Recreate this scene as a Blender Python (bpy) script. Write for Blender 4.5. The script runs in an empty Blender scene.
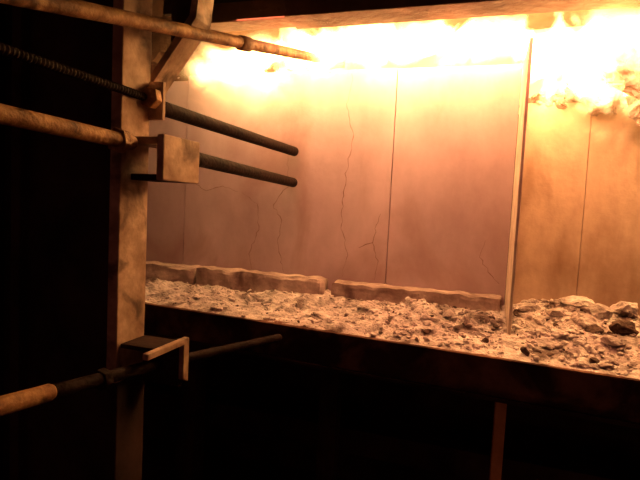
import bpy, bmesh, math, random
from mathutils import Vector, Matrix, noise
random.seed(7)
S=bpy.context.scene
COL=bpy.context.collection
S.view_settings.view_transform='Standard'
S.view_settings.look='None'

# ---------------------------------------------------------------- materials
class NB:
    def __init__(s,mat):
        s.nt=mat.node_tree; s.n=s.nt.nodes; s.l=s.nt.links
    def new(s,t,**k):
        n=s.n.new(t)
        for a,b in k.items(): setattr(n,a,b)
        return n
    def m(s,op,a,b=None,c=None,clamp=False):
        n=s.n.new('ShaderNodeMath'); n.operation=op; n.use_clamp=clamp
        for i,v in enumerate((a,b,c)):
            if v is None: continue
            if isinstance(v,(int,float)): n.inputs[i].default_value=v
            else: s.l.new(v,n.inputs[i])
        return n.outputs[0]
    def gauss(s,v,c,w):
        d=s.m('SUBTRACT',v,c); d=s.m('DIVIDE',d,w); d=s.m('MULTIPLY',d,d); d=s.m('MULTIPLY',d,-1.0)
        return s.m('EXPONENT',d)
    def smooth(s,v,a,b,lo=0.0,hi=1.0):
        n=s.n.new('ShaderNodeMapRange'); n.interpolation_type='SMOOTHSTEP'
        s.l.new(v,n.inputs[0]); n.inputs[1].default_value=a;n.inputs[2].default_value=b
        n.inputs[3].default_value=lo;n.inputs[4].default_value=hi
        return n.outputs[0]

def surf_mat(name,c1,c2,c3=None,scale=4,detail=8,rough=.9,metal=0,bump=.3,bscale=30,stretch=(1,1,1),dark=None,dark_scale=3,dark_amt=.5,spec=.3,dlo=.5,dhi=.68):
    mat=bpy.data.materials.new(name); mat.use_nodes=True
    b=NB(mat); bs=b.n['Principled BSDF']
    bs.inputs['Roughness'].default_value=rough; bs.inputs['Metallic'].default_value=metal; bs.inputs['Specular IOR Level'].default_value=spec
    tc=b.new('ShaderNodeTexCoord'); mp=b.new('ShaderNodeMapping'); mp.inputs['Scale'].default_value=stretch
    b.l.new(tc.outputs['Object'],mp.inputs[0])
    n1=b.new('ShaderNodeTexNoise'); n1.inputs['Scale'].default_value=scale; n1.inputs['Detail'].default_value=detail; n1.inputs['Roughness'].default_value=.62
    b.l.new(mp.outputs[0],n1.inputs['Vector'])
    r=b.new('ShaderNodeValToRGB'); r.color_ramp.elements[0].position=.36; r.color_ramp.elements[1].position=.66
    r.color_ramp.elements[0].color=(*c1,1); r.color_ramp.elements[1].color=(*c2,1)
    if c3:
        e=r.color_ramp.elements.new(.52); e.color=(*c3,1)
    b.l.new(n1.outputs['Fac'],r.inputs[0]); col=r.outputs[0]
    if dark:
        n2=b.new('ShaderNodeTexNoise'); n2.inputs['Scale'].default_value=dark_scale; n2.inputs['Detail'].default_value=6; n2.inputs['Distortion'].default_value=.6
        mp2=b.new('ShaderNodeMapping'); mp2.inputs['Location'].default_value=(3.1,7.7,1.3); mp2.inputs['Scale'].default_value=stretch
        b.l.new(tc.outputs['Object'],mp2.inputs[0]); b.l.new(mp2.outputs[0],n2.inputs['Vector'])
        f=b.smooth(n2.outputs['Fac'],dlo,dhi,0,dark_amt)
        mx=b.new('ShaderNodeMixRGB'); b.l.new(f,mx.inputs[0]); b.l.new(col,mx.inputs[1]); mx.inputs[2].default_value=(*dark,1)
        col=mx.outputs[0]
    b.l.new(col,bs.inputs['Base Color'])
    n3=b.new('ShaderNodeTexNoise'); n3.inputs['Scale'].default_value=bscale; n3.inputs['Detail'].default_value=8
    b.l.new(tc.outputs['Object'],n3.inputs['Vector'])
    bp=b.new('ShaderNodeBump'); bp.inputs['Strength'].default_value=bump; bp.inputs['Distance'].default_value=.02
    b.l.new(n3.outputs['Fac'],bp.inputs['Height']); b.l.new(bp.outputs[0],bs.inputs['Normal'])
    return mat

M_block=surf_mat('fused_block',(.48,.36,.41),(.74,.59,.66),(.61,.48,.54),scale=1.8,bump=.12,bscale=14,dark=(.34,.19,.16),dark_scale=2.2,dark_amt=.5,stretch=(1,1,.55))
M_blockR=surf_mat('stained_block',(.40,.27,.20),(.74,.58,.46),(.58,.44,.34),scale=2.2,bump=.25,bscale=14,dark=(.20,.10,.05),dark_scale=2.4,dark_amt=.65,stretch=(1.3,1,.6),dlo=.5,dhi=.72)
M_brick=surf_mat('fire_brick',(.30,.21,.19),(.66,.53,.49),(.48,.37,.34),scale=7,bump=.5,bscale=25,dark=(.12,.07,.06),dark_scale=6,dark_amt=.6)
M_breast=surf_mat('breast_brick',(.10,.05,.03),(.20,.11,.07),scale=6,bump=.5,bscale=20)
M_rub=surf_mat('rubble',(.42,.36,.35),(.90,.84,.83),(.68,.60,.59),scale=16,bump=.6,bscale=70,dark=(.11,.065,.05),dark_scale=7,dark_amt=.88,dlo=.5,dhi=.66)
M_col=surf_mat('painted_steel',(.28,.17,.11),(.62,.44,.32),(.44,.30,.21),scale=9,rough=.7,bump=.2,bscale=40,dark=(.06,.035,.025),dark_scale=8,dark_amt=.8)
M_dark=surf_mat('dark_steel',(.018,.011,.009),(.06,.033,.026),scale=4,rough=.85,bump=.2,spec=.1)
M_rod=surf_mat('dark_rod',(.010,.005,.004),(.026,.013,.010),scale=12,rough=.75,metal=0,bump=.3,bscale=60,spec=.12)
M_rust=surf_mat('rusty_pipe',(.14,.065,.025),(.46,.26,.12),(.29,.15,.065),scale=14,rough=.6,metal=.15,bump=.3,bscale=70,dark=(.05,.025,.015),dark_scale=14,dark_amt=.85)
M_beam=surf_mat('ledge_beam',(.08,.037,.026),(.26,.13,.09),scale=6,rough=.9,bump=.4,dark=(.025,.013,.01),dark_scale=5,dark_amt=.85,spec=.1,dlo=.44,dhi=.62)
M_floor=surf_mat('floor_soot',(.02,.014,.012),(.05,.03,.025),scale=3,rough=.95,bump=.4)
M_crack=surf_mat('crack_soot',(.28,.17,.15),(.42,.28,.26),scale=9)
M_fin=surf_mat('hot_plate',(.5,.38,.32),(.8,.66,.56),scale=8,rough=.6,bump=.1)
M_post=surf_mat('post_paint',(.35,.16,.07),(.6,.32,.16),scale=8,rough=.7)
M_char=surf_mat('charred_lump',(.05,.03,.025),(.16,.10,.08),scale=20,bump=.6,bscale=60)

# ---------------------------------------------------------------- geometry helpers
def finish(bm,name,mat,parent=None,smooth=False,bevel=0,segs=2):
    bmesh.ops.recalc_face_normals(bm,faces=bm.faces[:])
    me=bpy.data.meshes.new(name); bm.to_mesh(me); bm.free()
    if smooth:
        for p in me.polygons: p.use_smooth=True
    o=bpy.data.objects.new(name,me); COL.objects.link(o)
    mats=mat if isinstance(mat,(list,tuple)) else [mat]
    for m in mats: me.materials.append(m)
    if bevel:
        md=o.modifiers.new('bevel','BEVEL'); md.width=bevel; md.segments=segs; md.limit_method='ANGLE'
    if parent: o.parent=parent
    return o
def add_box(bm,x0,x1,y0,y1,z0,z1,mi=0):
    vs=[bm.verts.new((x,y,z)) for x in (x0,x1) for y in (y0,y1) for z in (z0,z1)]
    for q in ((0,1,3,2),(4,6,7,5),(0,4,5,1),(2,3,7,6),(0,2,6,4),(1,5,7,3)):
        f=bm.faces.new([vs[i] for i in q]); f.material_index=mi
def box(name,b,mat,parent=None,bevel=.004):
    bm=bmesh.new(); add_box(bm,*b); return finish(bm,name,mat,parent,bevel=bevel)
def empty(name):
    o=bpy.data.objects.new(name,None); COL.objects.link(o); o.empty_display_size=.1; return o
def rough_box(name,b,mat,parent=None,cut=.04,amp=.006,freq=9,chip=.0):
    x0,x1,y0,y1,z0,z1=b; bm=bmesh.new()
    nx=max(2,int((x1-x0)/cut)); ny=max(2,int((y1-y0)/cut)); nz=max(2,int((z1-z0)/cut))
    d={}
    def V(i,j,k):
        if (i,j,k) not in d: d[(i,j,k)]=bm.verts.new((x0+(x1-x0)*i/nx,y0+(y1-y0)*j/ny,z0+(z1-z0)*k/nz))
        return d[(i,j,k)]
    for i in range(nx):
        for j in range(ny):
            for k in (0,nz): bm.faces.new((V(i,j,k),V(i+1,j,k),V(i+1,j+1,k),V(i,j+1,k)))
    for i in range(nx):
        for k in range(nz):
            for j in (0,ny): bm.faces.new((V(i,j,k),V(i+1,j,k),V(i+1,j,k+1),V(i,j,k+1)))
    for j in range(ny):
        for k in range(nz):
            for i in (0,nx): bm.faces.new((V(i,j,k),V(i,j+1,k),V(i,j+1,k+1),V(i,j,k+1)))
    for (i,j,k),v in d.items():
        p=v.co.copy(); n=noise.noise_vector(p*freq)*amp
        e=(i in(0,nx))+(j in(0,ny))+(k in(0,nz))
        v.co+=n
        if e>=2 and chip:
            a=max(0,noise.noise(p*6.3))*chip*2+chip*.2
            if i in(0,nx): v.co.x+=(1 if i==0 else -1)*a
            if j in(0,ny): v.co.y+=(1 if j==0 else -1)*a
            if k in(0,nz): v.co.z+=(1 if k==0 else -1)*a
    return finish(bm,name,mat,parent,smooth=False)
def rod(name,p0,p1,r,mat,parent=None,thread=False,seg=20,round_end=True):
    p0=Vector(p0);p1=Vector(p1);d=p1-p0;L=d.length
    q=d.to_track_quat('Z','Y').to_matrix()
    bm=bmesh.new(); rings=[]
    prof=[]
    if thread:
        n=int(L/.006)
        for i in range(n+1): prof.append((L*i/n, r*(1.0 if i%2 else .80)))
    else:
        n=max(2,int(L/.05))
        for i in range(n+1):
            t=L*i/n; prof.append((t,r*(1+.03*noise.noise(Vector((t*9,r*50,3))))))
    if round_end:
        prof=[(0,r*.75)]+[(max(t,r*.25),rr) if i==0 else (t,rr) for i,(t,rr) in enumerate(prof)]
        prof[-1]=(L-r*.6,prof[-1][1]); prof.append((L-r*.2,r*.82)); prof.append((L,r*.45))
    for t,rr in prof:
        rings.append([bm.verts.new(p0+q@Vector((rr*math.cos(2*math.pi*a/seg),rr*math.sin(2*math.pi*a/seg),t))) for a in range(seg)])
    for A,B in zip(rings,rings[1:]):
        for a in range(seg): bm.faces.new((A[a],A[(a+1)%seg],B[(a+1)%seg],B[a]))
    bm.faces.new(rings[0]); bm.faces.new(rings[-1])
    return finish(bm,name,mat,parent,smooth=not thread)
def nut(name,p,r,h,mat,parent,axis=(0,1,0)):
    p=Vector(p); q=Vector(axis).to_track_quat('Z','Y').to_matrix(); bm=bmesh.new()
    A=[bm.verts.new(p+q@Vector((r*math.cos(math.pi/3*a+.3),r*math.sin(math.pi/3*a+.3),-h/2))) for a in range(6)]
    B=[bm.verts.new(p+q@Vector((r*math.cos(math.pi/3*a+.3),r*math.sin(math.pi/3*a+.3),h/2))) for a in range(6)]
    for a in range(6): bm.faces.new((A[a],A[(a+1)%6],B[(a+1)%6],B[a]))
    bm.faces.new(A);bm.faces.new(B)
    return finish(bm,name,mat,parent,bevel=.003)
def prism(name,pts,axis,a0,a1,mat,parent=None,bevel=.002):
    bm=bmesh.new()
    f=(lambda p,a:(a,p[0],p[1])) if axis=='x' else (lambda p,a:(p[0],a,p[1]))
    A=[bm.verts.new(f(p,a0)) for p in pts]; B=[bm.verts.new(f(p,a1)) for p in pts]; n=len(pts)
    for i in range(n): bm.faces.new((A[i],A[(i+1)%n],B[(i+1)%n],B[i]))
    bm.faces.new(A);bm.faces.new(B)
    return finish(bm,name,mat,parent,bevel=bevel)
def chunk(bm,c,s,seed,mi=0,flat=.75,sub=2):
    r=random.Random(seed); m=bmesh.new(); bmesh.ops.create_icosphere(m,subdivisions=sub,radius=1)
    off=Vector((r.random()*50,r.random()*50,r.random()*50)); rot=Matrix.Rotation(r.random()*6.28,3,'Z')@Matrix.Rotation(r.random()*6.28,3,'X')
    planes=[(Vector((r.gauss(0,1),r.gauss(0,1),r.gauss(0,1))).normalized(),r.uniform(.35,.7)) for _ in range(8)]
    sc=Vector((r.uniform(.7,1.3),r.uniform(.6,1),r.uniform(.5,.9)))
    mp={}
    for v in m.verts:
        p=v.co.copy()
        for n,dd in planes:
            k=p.dot(n)
            if k>dd: p-=n*(k-dd)
        p*=1+.12*noise.noise(p*2+off)+(.22*noise.noise(p*5+off)+.12*noise.noise(p*11+off) if sub>2 else 0)
        p=Vector((p.x*sc.x,p.y*sc.y,p.z*sc.z)); p=rot@p; p.z*=flat
        mp[v.index]=bm.verts.new(Vector(c)+p*s*1.15)
    for f in m.faces:
        g=bm.faces.new([mp[v.index] for v in f.verts]); g.material_index=mi
    m.free()

# ---------------------------------------------------------------- furnace tank wall
wall=empty('wall_furnace')
edges=[(-2.30,-1.644),(-1.641,-.454),(-.450,.118)]
for i,(a,b) in enumerate(edges):
    top=2.135+(-.02,.008,.004)[i]
    box(f'refractory_block_{i+1}',(a,b,[.002,0,-.003][i],.22,.93,top),M_block,wall,bevel=.002)
box('refractory_block_4',(.136,.42,.0,.22,.93,1.96),M_blockR,wall,bevel=.003)
box('refractory_block_5',(.422,.80,.002,.22,.93,1.93),M_blockR,wall,bevel=.003)
box('refractory_block_6',(.81,1.7,.0,.22,.93,1.95),M_blockR,wall,bevel=.008)
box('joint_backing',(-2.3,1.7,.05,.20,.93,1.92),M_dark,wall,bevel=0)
bm=bmesh.new()
for k in range(130):
    x=random.uniform(-1.9,.12); chunk(bm,(x,random.uniform(.01,.1),2.128+random.uniform(0,.012)),random.uniform(.008,.024),k)
for k in range(110):
    x=random.uniform(.14,1.1); chunk(bm,(x,random.uniform(.01,.12),1.945+random.uniform(0,.03)),random.uniform(.02,.055),500+k)
finish(bm,'top_mortar',M_brick,wall)
def crack(name,pts,w=.004,jit=.007,y=-.0045):
    bm=bmesh.new(); P=[]
    for (x0,z0),(x1,z1) in zip(pts,pts[1:]):
        n=max(2,int(math.hypot(x1-x0,z1-z0)/.018))
        for i in range(n): P.append((x0+(x1-x0)*i/n+random.uniform(-jit,jit),z0+(z1-z0)*i/n+random.uniform(-jit,jit)*.4))
    P.append(pts[-1]); prev=None
    for i,(x,z) in enumerate(P):
        ww=w*(.35+.65*math.sin(math.pi*(i+.5)/len(P)))*random.uniform(.4,1.5)
        j=min(i+1,len(P)-1);k=max(i-1,0); d=Vector((P[j][0]-P[k][0],P[j][1]-P[k][1])); d.normalize(); nx,nz=-d.y,d.x
        c=(bm.verts.new((x+nx*ww/2,y,z+nz*ww/2)),bm.verts.new((x-nx*ww/2,y,z-nz*ww/2)))
        if prev: bm.faces.new((prev[0],prev[1],c[1],c[0]))
        prev=c
    return finish(bm,name,M_crack,wall)
cr=[[(-.68,2.12),(-.70,1.95),(-.66,1.82),(-.69,1.6),(-.70,1.35),(-.66,1.2),(-.68,1.08)],
    [(-1.28,1.5),(-1.18,1.44),(-1.17,1.3),(-1.22,1.16),(-1.20,1.08)],
    [(-1.02,1.75),(-1.0,1.55),(-1.09,1.44),(-1.03,1.36),(-1.05,1.22),(-1.01,1.08)],
    [(-.5,1.42),(-.53,1.27),(-.50,1.18),(-.51,1.08)],[(-.52,1.28),(-.6,1.24)],
    [(-1.6,1.55),(-1.5,1.5),(-1.4,1.53),(-1.3,1.5)],
    [(.02,1.32),(-.01,1.24),(.04,1.17),(.09,1.12)]]
for i,c in enumerate(cr): crack(f'crack_{i+1}',c,w=.0040)

box('upright_steel_plate',(.119,.131,-.42,-.004,.952,2.12),M_fin,None,bevel=.002)

# ---------------------------------------------------------------- foot bricks
fb=empty('foot_brick_course')
for i,(a,b,h,d) in enumerate([(-2.2,-1.505,1.07,.10),(-1.485,-.748,1.075,.11),(-.705,.10,1.068,.12),(.15,.46,1.005,.10),(.50,1.5,1.01,.11)]):
    rough_box(f'brick_{i+1}',(a,b,-d,-.006,.94,h),M_brick,fb,cut=.018,amp=.010,freq=18,chip=.010)

# ---------------------------------------------------------------- ledge with debris
ledge=empty('steel_ledge')
def ly(x): return -.50-.09*(x+1.5)
x0,x1=-2.2,1.5
def slab(name,ya,yb,za,zb,mat,bev):
    bm=bmesh.new();vs=[]
    for z in (za,zb):
        vs+= [bm.verts.new((x0,ya(x0),z)),bm.verts.new((x1,ya(x1),z)),bm.verts.new((x1,yb(x1),z)),bm.verts.new((x0,yb(x0),z))]
    for q in ((0,3,2,1),(4,5,6,7),(0,1,5,4),(1,2,6,5),(2,3,7,6),(3,0,4,7)): bm.faces.new([vs[i] for i in q])
    return finish(bm,name,mat,ledge,bevel=bev)
slab('beam',ly,lambda x:.2,.795,.935,M_beam,.006)
slab('lip',lambda x:ly(x)-.008,lambda x:ly(x)+.05,.93,.940,M_beam,.003)
slab('bottom_flange',lambda x:ly(x)-.015,lambda x:ly(x)+.05,.785,.80,M_dark,.003)

deb=empty('refractory_rubble')
bm=bmesh.new(); nx,ny=360,72; g=[]
def heap(x,v):
    h=.010+.026*noise.fractal(Vector((x*6,v*4,1)),.8,2,6)+.035*max(0,noise.noise(Vector((x*2.3,v*2,5))))
    h+=.030*math.exp(-((x+.2)/.35)**2)*math.exp(-((v-.55)/.3)**2)
    h+=.085*math.exp(-((x-.45)/.30)**2)*math.exp(-((v-.75)/.4)**2)
    h+=.055*max(0,(v-.55)/.45)
    return max(0,h)*min(1,v*9)
for i in range(nx+1):
    r=[];x=x0+(x1-x0)*i/nx
    for j in range(ny+1):
        v=j/ny; y=ly(x)+.006+v*(-.01-ly(x)-.006); r.append(bm.verts.new((x,y,.939+heap(x,v))))
    g.append(r)
for i in range(nx):
    for j in range(ny): bm.faces.new((g[i][j],g[i+1][j],g[i+1][j+1],g[i][j+1]))
finish(bm,'dust_bed',M_rub,deb)
bm=bmesh.new()
for k in range(3200):
    t=random.random()
    if t<.35: x=random.gauss(-.15,.3)
    elif t<.60: x=random.gauss(.4,.2)
    else: x=random.uniform(-1.6,1.0)
    v=random.random()**.9*.96+.02; y=ly(x)+.006+v*(-.01-ly(x)-.006)
    s=random.choice((.003,.004,.004,.005,.005,.006,.007,.009,.012,.016))*random.uniform(.7,1.3)*(1.25 if x>.15 else 1)
    if .10<x<.145: continue
    chunk(bm,(x,y,.939+heap(x,v)+s*.25),s,1000+k,sub=2 if s>.01 else 1,mi=1 if random.random()<.06 else 0)
big=[(-.62,-.30,.026),(-.5,-.24,.04),(-.35,-.33,.026),(-.2,-.38,.032),(-.05,-.33,.038),(-.12,-.25,.044),(.02,-.45,.026),(.04,-.28,.045),(.22,-.30,.05),(.30,-.42,.036),(.40,-.28,.058),(.48,-.44,.04),(.55,-.3,.058),(.36,-.52,.03),(.24,-.50,.026),(-1.1,-.22,.035),(-1.3,-.2,.035),(-.85,-.25,.035),(-.95,-.33,.02),(.32,-.2,.05),(.48,-.2,.055),(.60,-.14,.055),(.2,-.16,.045),(.40,-.12,.05),(-.3,-.18,.035),(-.42,-.2,.03),(.44,-.36,.045),(.26,-.24,.045)]
for k,(x,y,s) in enumerate(big):
    v=(y-ly(x)-.006)/(-.01-ly(x)-.006)
    chunk(bm,(x,y,.939+heap(x,v)+s*.22),s,7000+k,sub=3,mi=1 if k in (12,26) else 0)
finish(bm,'chunks',[M_rub,M_char],deb)

# ---------------------------------------------------------------- below ledge
under=empty('ledge_support_frame')
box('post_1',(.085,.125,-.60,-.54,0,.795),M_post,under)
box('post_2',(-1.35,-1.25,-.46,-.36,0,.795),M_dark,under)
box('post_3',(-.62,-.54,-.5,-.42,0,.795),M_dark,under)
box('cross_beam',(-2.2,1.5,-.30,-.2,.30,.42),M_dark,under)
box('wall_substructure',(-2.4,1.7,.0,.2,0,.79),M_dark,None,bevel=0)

# ---------------------------------------------------------------- buckstay column at the left
colm=empty('steel_buckstay')
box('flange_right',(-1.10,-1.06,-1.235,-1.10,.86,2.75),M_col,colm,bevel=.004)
box('flange_shade_section',(-1.10,-1.055,-1.235,-1.10,0,.86),M_dark,colm,bevel=.004)  # lower flange given dark steel to stand in for shade down there
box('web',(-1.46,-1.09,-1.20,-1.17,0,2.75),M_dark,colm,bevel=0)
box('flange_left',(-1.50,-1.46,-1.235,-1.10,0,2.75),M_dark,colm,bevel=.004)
shell=empty('steel_side_shell')
box('plate',(-3.2,-1.52,-1.10,-1.07,0,2.75),M_dark,shell,bevel=0)
for i,x in enumerate((-1.72,-2.05,-2.4)): box(f'stiffener_{i+1}',(x,x+.03,-1.2,-1.10,0,2.75),M_dark,shell)

b1=empty('jack_bolt_bracket')
box('face',(-.925,-.90,-1.245,-1.05,1.50,1.635),M_col,b1,bevel=.004)
box('seat_plate',(-1.059,-.925,-1.19,-1.06,1.612,1.635),M_col,b1,bevel=.003)
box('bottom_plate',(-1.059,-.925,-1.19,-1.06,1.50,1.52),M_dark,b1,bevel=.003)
b2=empty('jack_bolt_bracket')
prism('angle_face',[(-1.30,.995),(-1.30,.975),(-1.115,.975),(-1.115,.86),(-1.085,.845),(-1.085,.995)],'x',-.915,-.895,M_col,b2,bevel=.003)
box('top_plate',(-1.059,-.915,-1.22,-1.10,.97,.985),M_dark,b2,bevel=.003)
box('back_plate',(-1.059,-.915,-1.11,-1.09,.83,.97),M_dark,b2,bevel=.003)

j1=empty('jack_bolt')
rod('threaded_shank',(-1.045,-2.0,1.762),(-1.05,-1.05,1.765),.0135,M_rod,j1,thread=True)
nut('nut',(-1.035,-1.13,1.765),.035,.03,M_rust,j1)
box('washer_plate',(-1.075,-1.005,-1.11,-1.095,1.70,1.82),M_col,j1,bevel=.002)
rod('push_bar',(-1.04,-1.09,1.745),(-.965,-.02,1.722),.025,M_rod,j1)
j2=empty('jack_bolt')
rod('shank',(-1.05,-2.0,1.625),(-1.04,-1.20,1.612),.023,M_rust,j2)
nut('nut',(-1.045,-1.26,1.612),.038,.03,M_rust,j2)
rod('push_bar',(-.94,-1.10,1.588),(-.965,-.02,1.56),.025,M_rod,j2)
j3=empty('jack_bolt')
rod('shank',(-1.055,-1.95,.975),(-1.035,-1.50,.932),.023,M_rust,j3)
rod('bar',(-1.037,-1.51,.932),(-.99,-1.12,.90),.019,M_rod,j3)
nut('nut',(-1.02,-1.34,.915),.032,.03,M_rod,j3)
rod('push_bar',(-.985,-1.08,.895),(-.76,-.62,.90),.016,M_rod,j3)
pp=empty('cooling_pipe')
rod('tube',(-1.06,-2.1,1.785),(-.812,-.03,2.185),.021,M_rust,pp)
rod('collar',(-.905,-.80,2.035),(-.895,-.72,2.05),.027,M_rust,pp)
br=empty('diagonal_brace')
prism('flat_bar',[(-1.11,1.80),(-1.09,1.785),(-.905,2.02),(-.88,2.24),(-.90,2.24),(-.93,2.03)],'y',-1.09,-1.0,M_col,br)
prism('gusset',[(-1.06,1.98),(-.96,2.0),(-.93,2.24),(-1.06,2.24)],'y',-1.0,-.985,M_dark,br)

# ---------------------------------------------------------------- upper structure
up=empty('lintel_beam')
box('short_beam',(-1.42,-.84,-.46,-.34,2.245,2.33),M_breast,up)
box('long_beam',(-.86,1.6,-.50,-.34,2.235,2.32),M_breast,up)
box('web',(-1.5,1.6,-.44,-.41,2.31,2.75),M_dark,up,bevel=0)
bw=empty('breast_wall')
rough_box('brickwork_left',(-2.3,-.80,.0,.30,2.225,2.75),M_breast,bw,cut=.05,amp=.012,chip=.02)
rough_box('end_block',(-2.3,-1.60,.0,.30,2.10,2.23),M_breast,bw,cut=.05,amp=.012,chip=.02)
rough_box('brickwork_right',(-.80,1.7,.0,.30,2.38,2.75),M_breast,bw,cut=.05,amp=.015,chip=.02)
box('ceiling',(-3.2,1.8,-3.2,1.2,2.75,2.85),M_dark,None,bevel=0)
box('floor',(-3.2,1.8,-3.2,1.2,-.1,0),M_floor,None,bevel=0)
st=empty('broken_refractory_stone')
bm=bmesh.new()
for k,(x,y,z,s) in enumerate([(.36,.0,2.02,.10),(.47,-.05,1.99,.10),(.56,-.14,2.03,.13),(.30,.03,1.97,.06),(.44,.0,1.94,.07),(.62,-.08,1.93,.11),(.50,-.14,2.15,.08),(-.66,-.08,2.29,.07),(-.57,-.05,2.31,.07),(.2,.02,1.99,.05),(.70,-.16,2.1,.17)]):
    chunk(bm,(x,y,z),s,9100+k,flat=.95,sub=4)
finish(bm,'stones',M_brick,st)

# ---------------------------------------------------------------- hot furnace interior behind the gap
mat=bpy.data.materials.new('glowing_interior'); mat.use_nodes=True; b=NB(mat); b.n.remove(b.n['Principled BSDF'])
em=b.new('ShaderNodeEmission'); tc=b.new('ShaderNodeTexCoord'); nz=b.new('ShaderNodeTexNoise'); nz.inputs['Scale'].default_value=3
b.l.new(tc.outputs['Object'],nz.inputs['Vector']); rp=b.new('ShaderNodeValToRGB')
rp.color_ramp.elements[0].color=(1,.45,.14,1); rp.color_ramp.elements[1].color=(1,.68,.30,1)
b.l.new(nz.outputs['Fac'],rp.inputs[0]); b.l.new(rp.outputs[0],em.inputs[0]); em.inputs[1].default_value=2.4
b.l.new(em.outputs[0],b.n['Material Output'].inputs[0])
box('furnace_interior',(-2.3,1.7,.60,.64,.9,2.7),mat,None,bevel=0)

# ---------------------------------------------------------------- flames (emissive gas volume with an added bloom halo)
mat=bpy.data.materials.new('flame_gas_and_bloom'); mat.use_nodes=True; b=NB(mat); b.n.remove(b.n['Principled BSDF'])
tc=b.new('ShaderNodeTexCoord'); sp=b.new('ShaderNodeSeparateXYZ'); b.l.new(tc.outputs['Object'],sp.inputs[0]); X,Y,Z=sp.outputs
mp=b.new('ShaderNodeMapping'); mp.inputs['Scale'].default_value=(1.0,.5,.9); b.l.new(tc.outputs['Object'],mp.inputs[0])
nz=b.new('ShaderNodeTexNoise'); nz.inputs['Scale'].default_value=5.2; nz.inputs['Detail'].default_value=4; nz.inputs['Distortion'].default_value=1.5
b.l.new(mp.outputs[0],nz.inputs['Vector']); N=nz.outputs['Fac']
z1=b.smooth(X,-1.5,-.6,2.125,2.215); z2=b.smooth(X,.05,.25,0,-.11); zc=b.m('ADD',z1,z2)
lick=b.gauss(X,-1.0,.28)
wz=b.m('ADD',b.smooth(X,.05,.25,.08,.16),b.m('MULTIPLY',lick,.012))
left=b.smooth(X,-1.62,-1.2,0,1)
core=b.m('MULTIPLY',b.gauss(Z,zc,wz),b.gauss(Y,-.12,.12))
boost=b.smooth(X,-.9,-.4,.85,1.15)
f=b.m('ADD',b.m('MULTIPLY',core,boost),b.m('MULTIPLY',b.m('SUBTRACT',N,.5),4.4))
f=b.m('MULTIPLY',b.m('MAXIMUM',b.m('SUBTRACT',f,.28),0.0),core)
f=b.m('MULTIPLY',f,left)
strong=b.m('MULTIPLY',f,240.0)
wide=b.smooth(X,.0,.35,.135,.21)
halo=b.m('MULTIPLY',b.m('MULTIPLY',b.gauss(Z,zc,wide),b.gauss(Y,-.15,.2)),left)  # soft bloom around the flames, painted in as extra volume emission
fade=b.m('MULTIPLY',b.smooth(Z,1.55,1.9),b.m('MULTIPLY',b.smooth(Y,-.55,-.38),b.smooth(X,-1.85,-1.6)))
halo=b.m('MULTIPLY',halo,fade)
e1=b.new('ShaderNodeEmission'); e1.inputs[0].default_value=(1,.60,.20,1); b.l.new(strong,e1.inputs[1])
e2=b.new('ShaderNodeEmission'); e2.inputs[0].default_value=(1,.34,.07,1); b.l.new(b.m('MULTIPLY',halo,3.2),e2.inputs[1])
ad=b.new('ShaderNodeAddShader'); b.l.new(e1.outputs[0],ad.inputs[0]); b.l.new(e2.outputs[0],ad.inputs[1])
b.l.new(ad.outputs[0],b.n['Material Output'].inputs['Volume'])
fl=box('furnace_flames',(-1.85,1.3,-.55,.35,1.52,2.6),mat,None,bevel=0)

# ---------------------------------------------------------------- lights (fire light, plus an added fill below the ledge)
def area(name,loc,tgt,sx,sy,e,c):
    l=bpy.data.lights.new(name,'AREA'); l.shape='RECTANGLE'; l.size=sx;l.size_y=sy;l.energy=e;l.color=c
    o=bpy.data.objects.new(name,l); COL.objects.link(o); o.location=loc
    d=Vector(tgt)-Vector(loc); o.rotation_euler=d.to_track_quat('-Z','Y').to_euler(); return o
def point(name,loc,e,c,r=.06):
    l=bpy.data.lights.new(name,'POINT'); l.energy=e;l.color=c;l.shadow_soft_size=r
    o=bpy.data.objects.new(name,l); COL.objects.link(o); o.location=loc; return o
area('fire_light',(-.30,-.52,2.22),(-.30,-.05,1.35),1.6,.15,11.5,(1,.28,.155))
area('fire_light.001',(.6,-.45,2.15),(.45,0,1.5),.7,.2,5.5,(1,.34,.13))
point('flame_lamp',(-.15,-.2,2.2),6.5,(1,.31,.11))
point('flame_lamp.001',(.42,-.34,2.16),7,(1,.34,.11))
point('flame_lamp.002',(-.90,-.30,2.17),3,(1,.31,.09))
point('under_ledge_fill',(.45,-1.0,.30),.45,(1,.32,.12),.03)  # added fill with no visible source, brightens the post below the ledge

w=bpy.data.worlds.new('world'); S.world=w; w.use_nodes=True
w.node_tree.nodes['Background'].inputs[0].default_value=(.05,.014,.009,1); w.node_tree.nodes['Background'].inputs[1].default_value=1

# ---------------------------------------------------------------- camera
cd=bpy.data.cameras.new('camera'); co=bpy.data.objects.new('camera',cd); COL.objects.link(co); S.camera=co
R=Matrix.Rotation(math.radians(18),3,'Z')@Matrix.Rotation(math.radians(86),3,'X')@Matrix.Rotation(math.radians(2.8),3,'Z')
co.matrix_world=Matrix.Translation((0,-2.5,1.45))@R.to_4x4()
cd.sensor_width=36; cd.lens=28.125
